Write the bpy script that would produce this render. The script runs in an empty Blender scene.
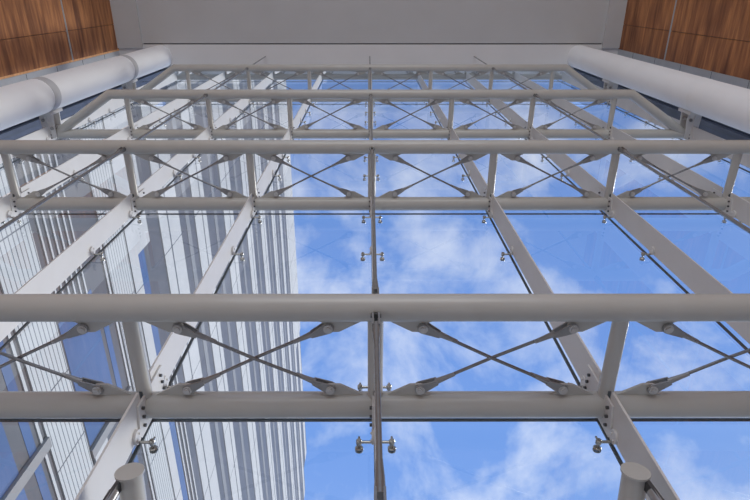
import bpy, bmesh, math, random
from mathutils import Vector, Matrix
random.seed(7)
SC = bpy.context.scene
COL = SC.collection
PI = math.pi

# ------------------------------------------------------------------ layout (metres, camera eye at z = 0)
M = 1.6                    # bay width between mullions
Z1, H = 3.211, 4.143       # lowest visible truss level, storey height
YN, YF = 1.868, 2.651      # inner and outer chord of the trusses
YG = 2.81                  # glass plane
ZC = 18.45                 # ceiling
ZR = 22.6                  # top of the glass wall, above the ceiling edge
ZFL = -1.6                 # floor
TZ = [Z1 + i * H for i in range(4)]
XW = 7.65                  # side walls

# ------------------------------------------------------------------ materials
def newmat(name):
    m = bpy.data.materials.new(name); m.use_nodes = True
    return m, m.node_tree.nodes, m.node_tree.links, m.node_tree.nodes['Principled BSDF']

def paint(name, col, rough=0.45, metal=0.0, var=0.05, scale=6.0, bump=0.0, spec=0.5):
    m, n, l, b = newmat(name)
    b.inputs['Roughness'].default_value = rough
    b.inputs['Metallic'].default_value = metal
    b.inputs['Specular IOR Level'].default_value = spec
    tc = n.new('ShaderNodeTexCoord'); nz = n.new('ShaderNodeTexNoise')
    nz.inputs['Scale'].default_value = scale; nz.inputs['Detail'].default_value = 4
    l.new(tc.outputs['Object'], nz.inputs['Vector'])
    r = n.new('ShaderNodeValToRGB')
    r.color_ramp.elements[0].position = .3; r.color_ramp.elements[1].position = .7
    r.color_ramp.elements[0].color = (*[c * (1 - var) for c in col], 1)
    r.color_ramp.elements[1].color = (*[min(1, c * (1 + var)) for c in col], 1)
    l.new(nz.outputs['Fac'], r.inputs['Fac']); l.new(r.outputs['Color'], b.inputs['Base Color'])
    if bump:
        bp = n.new('ShaderNodeBump'); bp.inputs['Strength'].default_value = bump
        bp.inputs['Distance'].default_value = .01
        l.new(nz.outputs['Fac'], bp.inputs['Height']); l.new(bp.outputs['Normal'], b.inputs['Normal'])
    return m

MT = {}
MT['steel'] = paint('painted_steel', (.535, .525, .49), .27, 0, .03, 3)
MT['fin'] = paint('white_painted_steel', (.70, .69, .675), .42, 0, .03, 3)
MT['rod'] = paint('brushed_rod', (.30, .30, .30), .27, .55, .08, 20)
MT['fork'] = paint('cast_fork', (.36, .355, .35), .33, .45, .06, 15)
MT['chrome'] = paint('polished_fitting', (.50, .49, .46), .20, .9, .06, 20)
MT['pin'] = paint('pale_pin_cap', (.62, .61, .59), .3, .3, .04, 15)
MT['dark'] = paint('black_sealant', (.075, .095, .105), .5, 0, .1, 9)
MT['bolt'] = paint('dark_bolt', (.10, .10, .10), .4, .6, .1, 20)
MT['column'] = paint('white_column_paint', (.88, .88, .885), .85, 0, .015, 2, 0, .2)
MT['shadow_ring'] = paint('grey_shadow_paint', (.52, .52, .53), .55, 0, .02, 2)  # darker tone for the truss shadows painted on the left column
MT['ceil'] = paint('grey_plaster', (.57, .57, .57), .8, 0, .02, 1.2)
MT['ceil2'] = paint('pale_plaster', (.78, .775, .77), .75, 0, .015, 1.2)
MT['trim'] = paint('grey_metal_trim', (.50, .52, .54), .4, .2, .05, 3)
MT['floor'] = paint('pale_stone', (.64, .625, .60), .6, 0, .08, .6)
MT['ground'] = paint('grey_paving', (.30, .30, .30), .8, 0, .12, .2)
MT['edge'] = paint('lit_wood_edge', (.95, .45, .20), .6, 0, .25, 9)  # orange glow of the lit panel edge, put into the colour
MT['navy'] = paint('dark_blue_panel', (.07, .085, .13), .35, 0, .25, 1.5)
MT['twhite'] = paint('pale_cladding', (.56, .55, .53), .6, 0, .04, .25)
MT['tgrey'] = paint('grey_cladding', (.23, .23, .235), .5, 0, .08, .2)
MT['tbrown'] = paint('brown_grey_steel', (.27, .26, .25), .5, 0, .06, .3)
MT['tline'] = paint('dark_joint', (.10, .11, .13), .6, 0, .05, 1)

def wood():
    m, n, l, b = newmat('brown_veneer')
    tc = n.new('ShaderNodeTexCoord'); mp = n.new('ShaderNodeMapping')
    mp.inputs['Scale'].default_value = (3, .35, 4.5)
    nz = n.new('ShaderNodeTexNoise'); nz.inputs['Scale'].default_value = 2.0; nz.inputs['Detail'].default_value = 8
    nz.inputs['Roughness'].default_value = .65
    mp2 = n.new('ShaderNodeMapping'); mp2.inputs['Scale'].default_value = (1, .5, 2.2)
    n2 = n.new('ShaderNodeTexNoise'); n2.inputs['Scale'].default_value = 1.6; n2.inputs['Detail'].default_value = 2
    mx = n.new('ShaderNodeMath'); mx.operation = 'MULTIPLY_ADD'; mx.inputs[1].default_value = .55
    ml = n.new('ShaderNodeMath'); ml.operation = 'MULTIPLY'; ml.inputs[1].default_value = .45
    l.new(tc.outputs['Object'], mp.inputs['Vector']); l.new(tc.outputs['Object'], mp2.inputs['Vector'])
    l.new(mp.outputs['Vector'], nz.inputs['Vector']); l.new(mp2.outputs['Vector'], n2.inputs['Vector'])
    l.new(n2.outputs['Fac'], ml.inputs[0]); l.new(nz.outputs['Fac'], mx.inputs[0]); l.new(ml.outputs[0], mx.inputs[2])
    r = n.new('ShaderNodeValToRGB'); e = r.color_ramp.elements
    e[0].position = .36; e[0].color = (.15, .046, .014, 1)
    e[1].position = .64; e[1].color = (.62, .265, .090, 1)
    k = e.new(.5); k.color = (.35, .135, .048, 1)
    l.new(mx.outputs[0], r.inputs['Fac']); l.new(r.outputs['Color'], b.inputs['Base Color'])
    b.inputs['Roughness'].default_value = .55
    return m
MT['wood'] = wood()

def glass(name, tint, ior):
    m, n, l, b = newmat(name); n.remove(b)
    out = [x for x in n if x.type == 'OUTPUT_MATERIAL'][0]
    tr = n.new('ShaderNodeBsdfTransparent'); tr.inputs['Color'].default_value = (*tint, 1)
    gl = n.new('ShaderNodeBsdfGlossy'); gl.inputs['Roughness'].default_value = .0
    gl.inputs['Color'].default_value = (1, 1, 1, 1)
    fr = n.new('ShaderNodeFresnel'); fr.inputs['IOR'].default_value = ior
    ge = n.new('ShaderNodeNewGeometry')
    inv = n.new('ShaderNodeMath'); inv.operation = 'SUBTRACT'; inv.inputs[0].default_value = 1
    l.new(ge.outputs['Backfacing'], inv.inputs[1])
    mu = n.new('ShaderNodeMath'); mu.operation = 'MULTIPLY'
    l.new(fr.outputs[0], mu.inputs[0]); l.new(inv.outputs[0], mu.inputs[1])
    mx = n.new('ShaderNodeMixShader')
    l.new(mu.outputs[0], mx.inputs[0]); l.new(tr.outputs[0], mx.inputs[1]); l.new(gl.outputs[0], mx.inputs[2])
    l.new(mx.outputs[0], out.inputs['Surface'])
    return m
MT['glass'] = glass('clear_facade_glass', (.96, .975, .985), 1.7)

def towerglass(name, col, rough=.12, spec=.5):
    m = paint(name, col, rough, 0, .18, .12, 0, spec)
    return m
MT['tglass'] = towerglass('grey_tower_glass', (.125, .122, .125), .35, .25)
MT['tblue'] = towerglass('sky_tinted_tower_glass', (.11, .165, .30), .12, .6)  # blue base colour stands in for sky reflected in dark glass

def louver():
    # fine horizontal reveal lines across pale cladding
    m, n, l, b = newmat('ribbed_pale_cladding')
    tc = n.new('ShaderNodeTexCoord'); sp = n.new('ShaderNodeSeparateXYZ')
    l.new(tc.outputs['Object'], sp.inputs[0])
    mu = n.new('ShaderNodeMath'); mu.operation = 'MULTIPLY'; mu.inputs[1].default_value = 1 / .50
    fr = n.new('ShaderNodeMath'); fr.operation = 'FRACT'
    lt = n.new('ShaderNodeMath'); lt.operation = 'LESS_THAN'; lt.inputs[1].default_value = .22
    l.new(sp.outputs['Z'], mu.inputs[0]); l.new(mu.outputs[0], fr.inputs[0]); l.new(fr.outputs[0], lt.inputs[0])
    mx = n.new('ShaderNodeMixRGB'); mx.inputs[1].default_value = (.56, .56, .54, 1); mx.inputs[2].default_value = (.17, .18, .19, 1)
    l.new(lt.outputs[0], mx.inputs[0]); l.new(mx.outputs[0], b.inputs['Base Color'])
    b.inputs['Roughness'].default_value = .6
    return m
MT['louver'] = louver()

# ------------------------------------------------------------------ mesh helpers
def frame(d):
    d = Vector(d).normalized()
    a = Vector((0, 0, 1)) if abs(d.z) < .9 else Vector((1, 0, 0))
    u = d.cross(a).normalized(); v = d.cross(u).normalized()
    return d, u, v

def tube(bm, pts, r, seg=20):
    """round bar along a polyline, mitred at the bends; r may be one radius or one per point"""
    pts = [Vector(p) for p in pts]; rs = r if isinstance(r, (list, tuple)) else [r] * len(pts)
    d0, u, v = frame(pts[1] - pts[0])
    rings = []
    for i, p in enumerate(pts):
        if i == 0: nrm = (pts[1] - pts[0]).normalized(); din = nrm
        elif i == len(pts) - 1: nrm = (pts[i] - pts[i - 1]).normalized(); din = nrm
        else:
            a = (pts[i] - pts[i - 1]).normalized(); c = (pts[i + 1] - pts[i]).normalized()
            nrm = (a + c).normalized(); din = a
        if i: din = (pts[i] - pts[i - 1]).normalized()
        ring = []
        for k in range(seg):
            t = 2 * PI * k / seg
            if i == 0: q = p + (u * math.cos(t) + v * math.sin(t)) * rs[0]
            else:
                base = prev[k] if abs(rs[i] - prs) < 1e-9 else pprev + (prev[k] - pprev) * (rs[i] / prs)
                q = base - din * ((base - p).dot(nrm) / din.dot(nrm))
            ring.append(q)
        prev = ring; prs = rs[i]; pprev = p
        rings.append([bm.verts.new(q) for q in ring])
    for a, c in zip(rings, rings[1:]):
        for k in range(seg):
            f = bm.faces.new((a[k], a[(k + 1) % seg], c[(k + 1) % seg], c[k])); f.smooth = True
    bm.faces.new(list(reversed(rings[0]))); bm.faces.new(rings[-1])

def box(bm, x0, x1, y0, y1, z0, z1):
    vs = [bm.verts.new(p) for p in ((x0, y0, z0), (x1, y0, z0), (x1, y1, z0), (x0, y1, z0), (x0, y0, z1), (x1, y0, z1), (x1, y1, z1), (x0, y1, z1))]
    for f in ((0, 3, 2, 1), (4, 5, 6, 7), (0, 1, 5, 4), (1, 2, 6, 5), (2, 3, 7, 6), (3, 0, 4, 7)):
        bm.faces.new([vs[i] for i in f])

def plate(bm, poly, off):
    """flat polygon extruded by the vector off"""
    off = Vector(off); n = len(poly)
    a = [bm.verts.new(Vector(p) - off * .5) for p in poly]; c = [bm.verts.new(Vector(p) + off * .5) for p in poly]
    bm.faces.new(list(reversed(a))); bm.faces.new(c)
    for k in range(n): bm.faces.new((a[k], a[(k + 1) % n], c[(k + 1) % n], c[k]))

def B(): return bmesh.new()

def obj(name, bm, mat, parent=None, loc=None, bevel=0):
    """link bm as one mesh object; with a parent or loc the vertices given in world space are made local"""
    o_loc = Vector(loc) if loc is not None else Vector((0, 0, 0))
    bmesh.ops.recalc_face_normals(bm, faces=bm.faces[:])
    for e in bm.edges:
        if any(not f.smooth for f in e.link_faces): e.smooth = False
    me = bpy.data.meshes.new(name); bm.to_mesh(me); bm.free()
    me.materials.append(MT[mat] if isinstance(mat, str) else mat)
    o = bpy.data.objects.new(name, me); COL.objects.link(o)
    o.location = o_loc
    if parent: o.parent = parent
    if bevel:
        md = o.modifiers.new('bevel', 'BEVEL'); md.width = bevel; md.segments = 2; md.limit_method = 'ANGLE'
    return o

def tag(o, label, cat, group=None, kind=None):
    o['label'] = label; o['category'] = cat
    if group: o['group'] = group
    if kind: o['kind'] = kind
    return o

def thing(name, label, cat, loc=(0, 0, 0), group=None):
    o = bpy.data.objects.new(name, None); COL.objects.link(o); o.location = loc
    o.empty_display_size = .1
    return tag(o, label, cat, group)

def kids(o): return [c for c in list(COL.objects) if c.parent == o]
def dup_tree(o, parent=None):
    c = o.copy(); COL.objects.link(c)
    if parent: c.parent = parent
    for ch in kids(o): dup_tree(ch, c)
    return c
def dup(root, loc, label, rotz=0):
    c = dup_tree(root); c.location = loc; c.rotation_euler = (0, 0, rotz); c['label'] = label
    return c

def struct(name, bm, mat, label, cat, bevel=0):
    return tag(obj(name, bm, mat, bevel=bevel), label, cat, None, 'structure')

ORD = {1: 'lowest', 2: 'second', 3: 'third', 4: 'topmost'}

# ------------------------------------------------------------------ trusses
def fork(bm, tip, eye, w=.030):
    """tapered socket that opens into two cheeks round the eye"""
    tip = Vector(tip); eye = Vector(eye); d = (eye - tip); L = d.length; d.normalize()
    up = Vector((0, 0, 1)); s = d.cross(up).normalized()
    tube(bm, [tip, tip + d * L * .25, tip + d * L * .55], [.014, .017, .022], 14)
    base = tip + d * L * .50
    for q in (-1, 1):
        o = up * q * .020
        poly = [base + o - s * .017, base + o + s * .017, eye + o - d * .02 + s * .036]
        for k in range(9):
            a = PI / 2 - PI * k / 8
            poly.append(eye + o + (s * math.sin(a) + d * math.cos(a)) * .038)
        poly.append(eye + o - d * .02 - s * .036)
        plate(bm, poly, up * .010)

def make_truss():
    t = thing('wind_truss', '', 'truss', (0, YN, 0), 'steel wind trusses across the glass wall')
    D = YF - YN
    b = B(); tube(b, [(-6.30, D - .02, 0), (-5.12, 0, 0), (5.12, 0, 0), (6.30, D - .02, 0)], .09, 28); obj('inner_chord', b, 'steel', t)
    b = B(); tube(b, [(-6.46, D, 0), (6.46, D, 0)], .092, 28); obj('outer_chord', b, 'steel', t)
    for j in range(-3, 4):
        x = j * M
        b = B(); tube(b, [(x, .07, 0), (x, D - .07, 0)], .052, 20); po = obj('post', b, 'steel', t)
        # the slotted end where the post meets the outer chord
        b = B(); tube(b, [(x + .0, D - .155, -.0535), (x + .0, D - .105, -.0535)], .011, 10); obj('slot', b, 'dark', po)
    ex, ey = .31, .145
    for j in range(-3, 3):
        x0, x1 = j * M, (j + 1) * M
        for (xn, s) in ((x0, 1), (x1, -1)):
            for (yc, q) in ((0, 1), (D, -1)):
                e = Vector((xn + s * ex, yc + q * ey, 0))
                poly = [(xn + s * .05, yc + q * .075, 0), (xn + s * .24, e.y + q * .033, 0)]
                a0 = 0
                for k in range(7):
                    a = math.radians(105 - k * 27)
                    poly.append((e.x + s * .036 * math.cos(a), e.y + q * .036 * math.sin(a), 0))
                poly.append((xn + s * .42, yc + q * .08, 0))
                b = B(); plate(b, poly, (0, 0, .018)); g = obj('gusset', b, 'steel', t)
                b = B(); tube(b, [(e.x, e.y, -.036), (e.x, e.y, .036)], .031, 20); tube(b, [(e.x, e.y, -.046), (e.x, e.y, .046)], .020, 6)
                obj('pin', b, 'pin', g)
        for s in (0, 1):
            a = Vector((x0 + ex, ey if s == 0 else D - ey, 0)); c = Vector((x1 - ex, D - ey if s == 0 else ey, 0))
            d = (c - a).normalized(); dz = Vector((0, 0, .013 if s else -.013))
            b = B(); tube(b, [a + d * .2 + dz * .3, (a + c) * .5 + dz, c - d * .2 + dz * .3], .0115, 12); r = obj('tie_rod', b, 'rod', t)
            for (e, dd) in ((a, d), (c, -d)):
                b = B(); fork(b, e + dd * .26, e); obj('fork', b, 'fork', r)
    return t

tr0 = make_truss()
tr0.location = (0, YN, TZ[0])
tr0['label'] = 'lowest grey steel wind truss with crossed tie rods, nearest the viewer'
dup(tr0, (0, YN, TZ[1]), 'second steel wind truss from below, crossed tie rods between two tubes')
dup(tr0, (0, YN, TZ[2]), 'third steel wind truss from below, its slanted ends beside the round columns')
dup(tr0, (0, YN, TZ[3]), 'topmost steel wind truss, smallest in view, just under the ceiling')

dup(tr0, (0, YN, Z1 + 4 * H), 'hidden-away steel truss above the ceiling edge, only its pale outer tube showing')

# ------------------------------------------------------------------ mullion blades
POS = {-4: 'fourth left of', -3: 'third left of', -2: 'second left of', -1: 'first left of', 0: 'behind', 1: 'first right of', 2: 'second right of', 3: 'third right of', 4: 'fourth right of'}
def make_mullion(side):
    t = thing('mullion', '', 'mullion', (0, YG, ZFL), 'flat steel mullions carrying the glass')
    lv = [ZFL] + TZ + [Z1 + 4 * H, ZR]
    for i in range(6):
        z0 = lv[i] + (.0 if i == 0 else .12); z1 = lv[i + 1] - (.02 if i == 5 else .10)
        b = B(); box(b, -.008, .008, 2.466 - YG, 2.742 - YG, z0 - ZFL, z1 - ZFL); bl = obj('blade', b, 'fin', t)
    for z in TZ:
        zz = z - ZFL; x = side * .0155
        b = B(); plate(b, [(x, 2.53 - YG, zz - .17), (x, 2.74 - YG, zz - .22), (x, 2.765 - YG, zz - .20), (x, 2.765 - YG, zz + .30), (x, 2.53 - YG, zz + .30)], (.014, 0, 0))
        c = obj('cleat', b, 'fin', t)
        for dz in (-.125, .235):
            for k, y in enumerate((2.575, 2.64, 2.705)):
                zb = zz + dz - (.01 * k if dz < 0 else -.01 * k)
                b = B(); tube(b, [(x + side * .005, y - YG, zb), (x + side * .024, y - YG, zb)], .0125, 6)
                obj('bolt', b, 'bolt', c)
    return t
mull = {1: make_mullion(1), -1: make_mullion(-1)}
used = set()
for j in range(-4, 5):
    s = 1 if j < 0 else -1
    lab = ('white flat steel mullion running up the glass wall, %s the middle hanger rod' % POS[j])
    if j == 0: lab = 'flat steel mullion seen edge-on directly behind the middle hanger rod'
    if s not in used:
        used.add(s); o = mull[s]; o.location = (j * M, YG, ZFL); o['label'] = lab
    else: dup(mull[s], (j * M, YG, ZFL), lab)

# ------------------------------------------------------------------ glass fittings
def make_fitting():
    t = thing('glass_fitting', '', 'fitting', (0, YG, 0), 'bolted steel fittings holding the glass')
    b = B(); tube(b, [(-.110, -.060, 0), (.110, -.060, 0)], .0105, 12)
    obj('arm', b, 'chrome', t)
    b = B(); tube(b, [(-.026, -.105, .0), (.026, -.105, .0)], .050, 18); tube(b, [(-.034, -.12, .018), (.034, -.12, .018)], .009, 6); tube(b, [(-.034, -.09, -.018), (.034, -.09, -.018)], .009, 6)
    obj('hub', b, 'fin', t)
    for s in (-1, 1):
        x = s * .110
        b = B(); tube(b, [(x, -.082, 0), (x, -.074, 0), (x, -.046, 0), (x, -.040, 0)], [.014, .020, .020, .014], 16)
        tube(b, [(x, -.060, .0), (x, -.060, .048)], .008, 10)
        c = obj('clamp', b, 'chrome', t)
        b = B(); tube(b, [(x, -.055, 0), (x, -.012, 0)], .007, 10); tube(b, [(x, -.016, 0), (x, -.011, 0), (x, -.0102, 0)], [.020, .028, .028], 18); tube(b, [(x, .0078, 0), (x, .014, 0)], .028, 18)
        obj('glass_disc', b, 'chrome', c)
    return t
f0 = None
OFF = {0: (.32, 'just above'), 1: (1.6, 'low in bay above'), 2: (2.72, 'high in bay above'), 3: (-.26, 'just below')}
for i, z in enumerate(TZ):
    for k, (dz, w) in OFF.items():
        if z + dz > ZC - .1: continue
        for j in range(-4, 5):
            side = ('%s mullion %s centre' % (('fourth', 'third', 'second', 'first')[4 - abs(j)], 'left of' if j < 0 else 'right of')) if j else 'edge-on centre mullion'
            lab = 'glass fitting, %s, %s %s truss' % (side, w, ORD[i + 1])
            if f0 is None:
                f0 = make_fitting(); f0.location = (j * M, YG, z + dz); f0['label'] = lab
            else: dup(f0, (j * M, YG, z + dz), lab)

# ------------------------------------------------------------------ glass panes
xs = [-XW + .04] + [j * M for j in range(-4, 5)] + [XW - .04]
zs = [ZFL] + [z + .024 for z in TZ] + [Z1 + 4 * H + .024, ZR]
COLN = ['far left edge strip', 'leftmost full column', 'second column from the left', 'third column from the left', 'column just left of the middle', 'column just right of the middle', 'third column from the right', 'second column from the right', 'rightmost full column', 'far right edge strip']
ROWN = ['below the lowest truss', 'between the lowest and second trusses', 'between the second and third trusses', 'between the third and topmost trusses', 'above the topmost full truss', 'above the ceiling edge, top row']
n = 1
for r in range(6):
    for c in range(10):
        x0, x1, z0, z1 = xs[c], xs[c + 1], zs[r], zs[r + 1]
        b = B(); box(b, x0 + .011, x1 - .011, YG - .007, YG + .007, z0 + .009, z1 - .009)
        p = struct('window_%d' % n, b, 'glass', 'clear glass pane %s, %s' % (ROWN[r], COLN[c]), 'window')
        b = B(); e = .0
        box(b, x0 + .001, x0 + .011 + e, YG - .008, YG + .008, z0, z1); box(b, x1 - .011 - e, x1 - .001, YG - .008, YG + .008, z0, z1)
        box(b, x0 + .011, x1 - .011, YG - .008, YG + .008, z0 + .001, z0 + .009); box(b, x0 + .011, x1 - .011, YG - .008, YG + .008, z1 - .009, z1 - .001)
        obj('sealant', b, 'dark', p)
        n += 1

# ------------------------------------------------------------------ hanger rods
YR = YN
def hanger(x, z0, z1, label, low=True, high=True):
    t = thing('hanger_rod', label, 'rod', (x, YR, z0), 'vertical hanger rods in front of the trusses')
    L = z1 - z0
    b = B(); tube(b, [(0, 0, .12 if low else 0), (0, 0, L - (.12 if high else 0))], .0155, 16); obj('rod', b, 'rod', t)
    ends = []
    if low: ends.append((0, 1))
    if high: ends.append((L, -1))
    for (ze, s) in ends:
        b = B()
        tube(b, [(0, 0, ze + s * .30), (0, 0, ze + s * .20), (0, 0, ze + s * .10)], [.0165, .023, .026], 14)
        for q in (-1, 1):
            plate(b, [(q * .019, -.024, ze + s * .13), (q * .019, .024, ze + s * .13), (q * .019, .03, ze + s * .0), (q * .019, .015, ze - s * .03), (q * .019, -.015, ze - s * .03), (q * .019, -.03, ze + s * .0)], (.012, 0, 0))
        f = obj('clevis', b, 'rod', t)
        b = B(); tube(b, [(-.034, 0, ze), (.034, 0, ze)], .012, 12); obj('pin', b, 'bolt', f)
        b = B(); plate(b, [(0, -.025, ze + s * .02), (0, .02, ze + s * .03), (0, .04, ze - s * .05), (0, -.015, ze - s * .045)], (.02, 0, 0)); obj('lug', b, 'bolt', f)
    return t
XN = {-2: 'left', 0: 'middle', 2: 'right'}
for j in (-2, 0, 2):
    x = j * M
    for i in range(5):
        z1 = ZC + .0 if i == 4 else TZ[i] - .105
        z0 = (1.60 if j == 0 else ZFL) if i == 0 else TZ[i - 1] + .105
        nm = ['from the lowest truss down', 'between the lowest and second trusses', 'between the second and third trusses', 'between the third and topmost trusses', 'from the topmost truss to the ceiling'][i]
        hanger(x, z0, z1, '%s thin steel hanger rod %s' % (XN[j], nm), high=(i < 4))

# ------------------------------------------------------------------ capped struts near the bottom of the view
for s, nm in ((-1, 'left'), (1, 'right')):
    a = Vector((-1.366 if s < 0 else 1.43, 2.42, 2.375)); d = Vector((-s * .02, 1.0, -.16)).normalized()
    t = thing('capped_strut', 'stubby round steel strut with flat end cap at the %s of the bottom edge' % nm, 'strut', a, 'capped struts under the lowest truss')
    b = B(); tube(b, [d * .012, d * 1.5], .068, 28); obj('tube', b, 'steel', t)
    b = B(); tube(b, [Vector((0, 0, 0)), d * .014], .078, 32); obj('end_cap', b, 'steel', t)
    b = B(); tube(b, [(s * .045, -.02 + .05, -.12), (s * .085, -.03 + .05, -.9)], .030, 18)
    f = obj('hanging_rod', b, 'fork', t)
    b = B(); plate(b, [(s * .03, .0, -.02), (s * .03, .07, -.02), (s * .055, .06, -.2), (s * .055, .0, -.2)], (.022, 0, 0)); obj('lug', b, 'bolt', f)

# ------------------------------------------------------------------ round columns and their brackets
CX, CY, CR = 6.39, 1.868, .330
for s, nm in ((-1, 'left'), (1, 'right')):
    t = thing('round_column', 'thick white round column at the %s end of the glass wall' % nm, 'column', (s * CX, CY, ZFL), 'round columns at the ends of the glass wall')
    b = B(); tube(b, [(0, 0, 0), (0, 0, ZC - ZFL)], CR, 64); obj('shaft', b, 'column', t)
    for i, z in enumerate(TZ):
        b = B(); tube(b, [(0, 0, z - ZFL - .26), (0, 0, z - ZFL - .02)], CR + .003, 64); obj('shadow_ring', b, 'shadow_ring' if s < 0 else 'column', t)  # thin rings imitate truss shadow bands: grey on the left, plain on the right
    k0 = None
    for i, z in enumerate(TZ):
        lab = 'pale steel bracket joining the %s column to the end of the %s truss' % (nm, ORD[i + 1])
        if k0 is None:
            k0 = thing('column_bracket', lab, 'bracket', (s * CX, CY, z), 'brackets tying the trusses to the columns')
            b = B(); box(b, -.16, .16, CR - .03, CR + .035, -.24, .24); obj('base_plate', b, 'fin', k0, bevel=.006)
            for q in (-1, 1):
                b = B(); plate(b, [(-.14, CR + .02, q * .13), (.14, CR + .02, q * .13), (.11, .84, q * .125), (-.11, .84, q * .125)], (0, 0, .025))
                obj('lug_plate', b, 'fin', k0)
            b = B(); plate(b, [(0, CR + .02, -.2), (0, CR + .02, .2), (0, .67, .12), (0, .67, -.12)], (.02, .0, 0)); obj('web', b, 'fin', k0)
            for (px_, py_) in ((.07, .64), (-.07, .48)):
                b = B(); tube(b, [(px_, py_, -.16), (px_, py_, .16)], .032, 18); obj('pin', b, 'fork', k0)
        else: dup(k0, (s * CX, CY, z), lab)

# ------------------------------------------------------------------ outer edge frames beyond the columns
for s, nm in ((-1, 'left'), (1, 'right')):
    b = B()
    box(b, s * XW - .05, s * XW + .05, YG - .10, YG + .10, ZFL, ZR)
    struct('trim_%d' % (3 if s < 0 else 4), b, 'navy', 'dark metal edge post of the glass wall at the far %s' % nm, 'trim', .004)

# ------------------------------------------------------------------ side walls
def side_wall(s, nm):
    xw = XW if s < 0 else 7.585
    xi = s * xw; xo = s * (xw + .3)
    b = B(); box(b, min(xi + s * .04, xo), max(xi + s * .04, xo), -16, 1.645, ZFL, ZC + .3)
    w = struct('wall_%s' % nm, b, 'dark', 'brown wood clad wall on the %s of the atrium' % nm, 'wall')
    yj = [1.650, .950, -1.2, -3.3, -5.4, -7.5, -9.6, -11.7, -13.8, -16]
    zj = [ZC + .0, 15.46, 11.1, 6.75, 2.4, ZFL]
    for i in range(len(zj) - 1):
        for k in range(len(yj) - 1):
            g = .032
            b = B(); box(b, min(xi, xi + s * .04), max(xi, xi + s * .04), yj[k + 1] + .006, yj[k] - (.006 if k else 0), zj[i + 1] + g, zj[i] - (g if i else 0))
            p = obj('wood_panel', b, 'wood', w)
    for z in zj[1:-1]:
        b = B()
        for q in (-1, 1): box(b, min(xi - s * .006, xi + s * .03), max(xi - s * .006, xi + s * .03), -16, 1.68, z + q * .020 - .009, z + q * .020 + .009)
        obj('metal_channel', b, 'trim', w)
    if s < 0:
        b = B(); box(b, xi - .04, xi + .004, 1.650, 1.695, ZFL, ZC - .0); obj('lit_edge_strip', b, 'edge', w)  # light catching the wall end, painted as a bright orange strip
    b = B(); y0 = 1.697 if s < 0 else 1.652
    box(b, min(xi - s * .0, xo), max(xi - s * .0, xo), y0, 1.84, ZFL, ZC)
    r = struct('trim_%d' % (1 if s < 0 else 2), b, 'trim', 'flat grey metal end trim of the %s wood wall behind the round column' % nm, 'trim', .004)
    b = B()
    z = ZC - 1.1
    while z > 4:
        box(b, min(xi - s * .004, xo), max(xi - s * .004, xo), y0 + .01, 1.83, z - .006, z + .006); z -= 1.38
    obj('joint', b, 'dark', r)
side_wall(-1, 'left'); side_wall(1, 'right')
# return walls from the wood wall out to the glass
for s, nm in ((-1, 'left'), (1, 'right')):
    t = thing('metal_railing_frame', 'ribbed grey metal side screen behind the %s round column' % nm, 'screen', (s * (XW + .1), 1.87, ZFL), 'side screens behind the columns')
    b = B()
    for k in range(3): box(b, -.03, .03, .02 + k * .33, .06 + k * .33, 0, ZC - ZFL)
    obj('upright', b, 'tgrey', t)
    b = B(); box(b, -.012, .012, .0, 1.45, 0, ZR - ZFL); obj('backing', b, 'navy', t)
    b = B(); box(b, min(-s * .02, -s * .045), max(-s * .02, -s * .045), 1.12, 1.40, 0, ZR - ZFL); obj('ribbed_strip', b, 'louver' if s < 0 else 'tgrey', t)

# ------------------------------------------------------------------ ceiling and floor
b = B(); box(b, -6.90, 7.07, -16, 1.485, ZC, ZC + .3); struct('ceiling', b, 'ceil', 'plain grey ceiling of the atrium above the slot', 'ceiling')
b = B(); box(b, -6.90, 7.07, 1.485, 1.520, ZC + .08, ZC + .3); struct('trim_5', b, 'tline', 'narrow black slot across the ceiling', 'trim')
b = B(); box(b, -XW - .25, XW + .25, 1.520, 2.12, ZC, ZC + .3); struct('trim_6', b, 'ceil2', 'pale ceiling band between the black slot and the glass', 'trim')
for i, (x0, x1, nm) in enumerate(((-XW - .02, -6.90, 'left'), (7.07, XW + .02, 'right'))):
    b = B(); box(b, x0, x1, -16, 1.62, ZC - .07, ZC + .3); struct('trim_%d' % (7 + i), b, 'ceil', 'dropped grey ceiling strip beside the %s wood wall' % nm, 'trim')
b = B(); box(b, -XW - .25, XW + .25, -16, YG + .12, ZR, ZR + .3); struct('trim_9', b, 'ceil2', 'pale roof slab over the top edge of the glass wall', 'trim')
b = B(); box(b, -XW - .25, XW + .25, -16, YG + .12, ZFL - .2, ZFL); struct('floor', b, 'floor', 'pale stone floor of the atrium', 'floor')
b = B(); box(b, -400, 400, YG + .12, 600, ZFL - .3, ZFL - .1); struct('ground', b, 'ground', 'grey paving outside the glass wall', 'ground')

# ------------------------------------------------------------------ the tower across the street
TX = -24.0
tw = thing('office_tower', 'tall pale office tower with stripe-like floors beyond the left half of the glass', 'building', (TX, 4, ZFL - .1))
O = Vector(tw.location)
def tb(name, mat, z0, z1, y0, y1, d, back=0.02, parent=None):
    """a slab on the tower face: depth d in front of the face"""
    b = B(); box(b, -back, d, y0 - O.y, y1 - O.y, z0 - O.z, z1 - O.z)
    return obj(name, b, mat, parent or tw)
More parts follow.
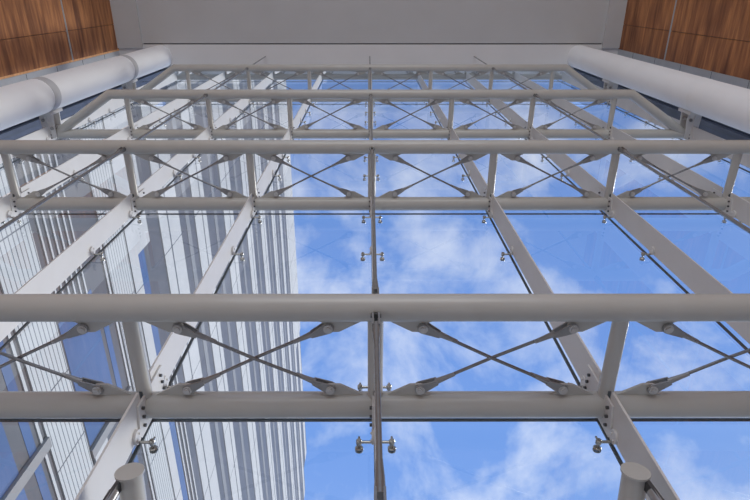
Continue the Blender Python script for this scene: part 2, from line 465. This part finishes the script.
# body in three steps
b = B()
box(b, -30, 0, 0, 205 - O.y, 0, 146.5 - O.z)
box(b, -30, 0, 0, 172 - O.y, 146.5 - O.z, 160 - O.z)
box(b, -30, 0, 0, 162 - O.y, 160 - O.z, 170.0 - O.z)
obj('body', b, 'tglass', tw)
Yend = 205
def joints(parent, z0, z1, y0, y1, d, step=9.7, ph=0):
    b = B(); y = y0 + ph
    while y < y1:
        box(b, d - .01, d + .012, y - O.y, y + .10 - O.y, z0 - O.z, z1 - O.z); y += step
    obj('joint', b, 'tline', parent)
def spandrel(z0, z1, y1, line=None):
    s = tb('spandrel', 'twhite', z0, z1, 4, y1, .07)
    joints(s, z0, z1, 9, y1, .07, 9.7)
    if line:
        b = B(); box(b, .06, .082, 0, y1 - O.y, line - O.z, line + .35 - O.z); obj('joint', b, 'tline', s)
spandrel(61.0, 67.6, Yend, 63.5)
for z0, z1, ln, y1 in ((73.7, 79.2, 77.0, Yend), (88.8, 95.0, 92.3, Yend), (104.2, 109.2, 107.2, Yend), (118, 123.8, 121.4, Yend), (132, 137, 134.9, Yend), (144, 147.6, None, 172), (155, 158.5, None, 172)):
    spandrel(z0, z1, y1, ln)
s = tb('parapet', 'twhite', 158.5, 171.6, 4, 108, .10); joints(s, 158.5, 171.6, 9, 108, .10)
s = tb('parapet', 'twhite', 164.0, 168.5, 108, 162, .08)
# light grey strips within the window bands
for z in (70.0, 83.2, 98.6, 112.5, 126.8, 139.6, 151.0):
    tb('window_rail', 'tgrey', z, z + 1.5, 4, 160, .03)
# lower floors
lo = tb('ribbed_band', 'louver', 33.0, 37.5, 4, Yend, .12); joints(lo, 33.0, 37.5, 8.5, Yend, .12, 6.3)
for z in (38.4, 39.25, 40.1, 40.95, 41.8, 42.65):
    tb('white_rail', 'twhite', z, z + .22, 4, 23.5, .10)
tb('sky_tinted_window', 'tblue', 37.9, 43.6, 23.5, 35.8, .03)
tb('sky_tinted_window', 'tblue', 44.3, 45.2, 27.5, 120, .03)
tb('sky_tinted_window', 'tblue', 30.8, 31.7, 4, 120, .03)
tb('sky_tinted_window', 'tblue', 20.0, 29.4, 4, 120, .03)
tb('white_rail', 'twhite', 32.2, 32.5, 4, Yend, .10)
tb('white_rail', 'twhite', 46.5, 46.85, 20, Yend, .10)
tb('pale_panel', 'twhite', 37.9, 40.4, 37.0, 44, .20)
lo = tb('ribbed_band', 'louver', 47.2, 51.5, 4, Yend, .12); joints(lo, 47.2, 51.5, 8.5, Yend, .12, 9.7)
s = tb('spandrel', 'twhite', 51.8, 53.8, 4, Yend, .12); joints(s, 51.8, 53.8, 9, Yend, .12)
tb('pale_panel', 'twhite', 53.8, 57.4, 4, 25.0, .10)
tb('sky_tinted_window', 'tblue', 53.9, 55.6, 25.0, 75, .03)
for z in (55.8, 57.0, 58.2): tb('white_rail', 'twhite', z, z + .38, 40, Yend, .10)
for y in (30.2, 36.0):
    tb('steel_upright', 'tbrown', 20 if y < 33 else 37.6, 33 if y < 33 else 46.4, y, y + .9, .30)

# ------------------------------------------------------------------ sky, sun
CLOUD = (2.2, 7.7, 3.1)
w = bpy.data.worlds.new('sky'); SC.world = w; w.use_nodes = True
n = w.node_tree.nodes; l = w.node_tree.links
bg = n['Background']
tc = n.new('ShaderNodeTexCoord')
mp = n.new('ShaderNodeMapping'); mp.inputs['Scale'].default_value = (1.0, 1.0, 1.0); mp.inputs['Location'].default_value = CLOUD
l.new(tc.outputs['Generated'], mp.inputs['Vector'])
nz = n.new('ShaderNodeTexNoise'); nz.inputs['Scale'].default_value = 4.2; nz.inputs['Detail'].default_value = 12; nz.inputs['Roughness'].default_value = .6; nz.inputs['Distortion'].default_value = .25
l.new(mp.outputs['Vector'], nz.inputs['Vector'])
rp = n.new('ShaderNodeValToRGB'); e = rp.color_ramp.elements
e[0].position = .45; e[0].color = (0, 0, 0, 1); e[1].position = .72; e[1].color = (1, 1, 1, 1)
l.new(nz.outputs['Fac'], rp.inputs['Fac'])
# deeper blue overhead, paler towards the horizon
sp = n.new('ShaderNodeSeparateXYZ'); l.new(tc.outputs['Generated'], sp.inputs[0])
r2 = n.new('ShaderNodeValToRGB'); e = r2.color_ramp.elements
e[0].position = .0; e[0].color = (.50, .62, .80, 1); e[1].position = 1.0; e[1].color = (.125, .27, .66, 1)
k = e.new(.70); k.color = (.16, .315, .72, 1)
l.new(sp.outputs['Z'], r2.inputs['Fac'])
mx = n.new('ShaderNodeMixRGB'); mx.inputs[2].default_value = (.80, .84, .93, 1)
l.new(rp.outputs['Color'], mx.inputs[0]); l.new(r2.outputs['Color'], mx.inputs[1])
l.new(mx.outputs[0], bg.inputs['Color']); bg.inputs['Strength'].default_value = 1.0

sd = bpy.data.lights.new('sun', 'SUN'); sd.energy = 2.0; sd.angle = math.radians(18); sd.color = (1, .96, .90)
so = bpy.data.objects.new('sun', sd); COL.objects.link(so)
dr = Vector((-.75, -.30, -.42))     # direction of travel: from the right and outside
so.rotation_euler = dr.to_track_quat('-Z', 'Y').to_euler()

# added fill light behind the camera, brightening the steelwork
def area(name, loc, tgt, sx, sy, e, col):
    a = bpy.data.lights.new(name, 'AREA'); a.shape = 'RECTANGLE'; a.size = sx; a.size_y = sy; a.energy = e; a.color = col
    o = bpy.data.objects.new(name, a); COL.objects.link(o); o.location = loc
    o.rotation_euler = (Vector(tgt) - Vector(loc)).to_track_quat('-Z', 'Y').to_euler()
area('rear_fill', (0, -15.5, 3.5), (0, 0, 7), 13, 9, 640, (1, .96, .88))

# ------------------------------------------------------------------ camera
f, p, yw, rl, cx, px, py = 572.887, 1.1442, -.00325, -.003365, -.0472, -5.8894, 0.0
cp, sn = math.cos(p), math.sin(p)
v = Vector((0, cp, sn)); u = Vector((0, -sn, cp)); x = Vector((1, 0, 0))
Rz = Matrix.Rotation(yw, 3, 'Z'); v, u, x = Rz @ v, Rz @ u, Rz @ x
c, s = math.cos(rl), math.sin(rl)
X, Y = c * x + s * u, -s * x + c * u
cam = bpy.data.cameras.new('camera'); co = bpy.data.objects.new('camera', cam); COL.objects.link(co)
co.matrix_world = Matrix(((X.x, Y.x, -v.x, cx), (X.y, Y.y, -v.y, 0), (X.z, Y.z, -v.z, 0), (0, 0, 0, 1)))
cam.sensor_width = 36; cam.sensor_fit = 'HORIZONTAL'; cam.lens = f * 36 / 750
cam.shift_x = -px / 750; cam.shift_y = 0
cam.clip_end = 2000; cam.clip_start = .02
SC.camera = co
SC.view_settings.view_transform = 'Standard'; SC.view_settings.look = 'None'
SC.view_settings.gamma = 1; SC.view_settings.exposure = 0.33; SC.view_settings.use_curve_mapping = False
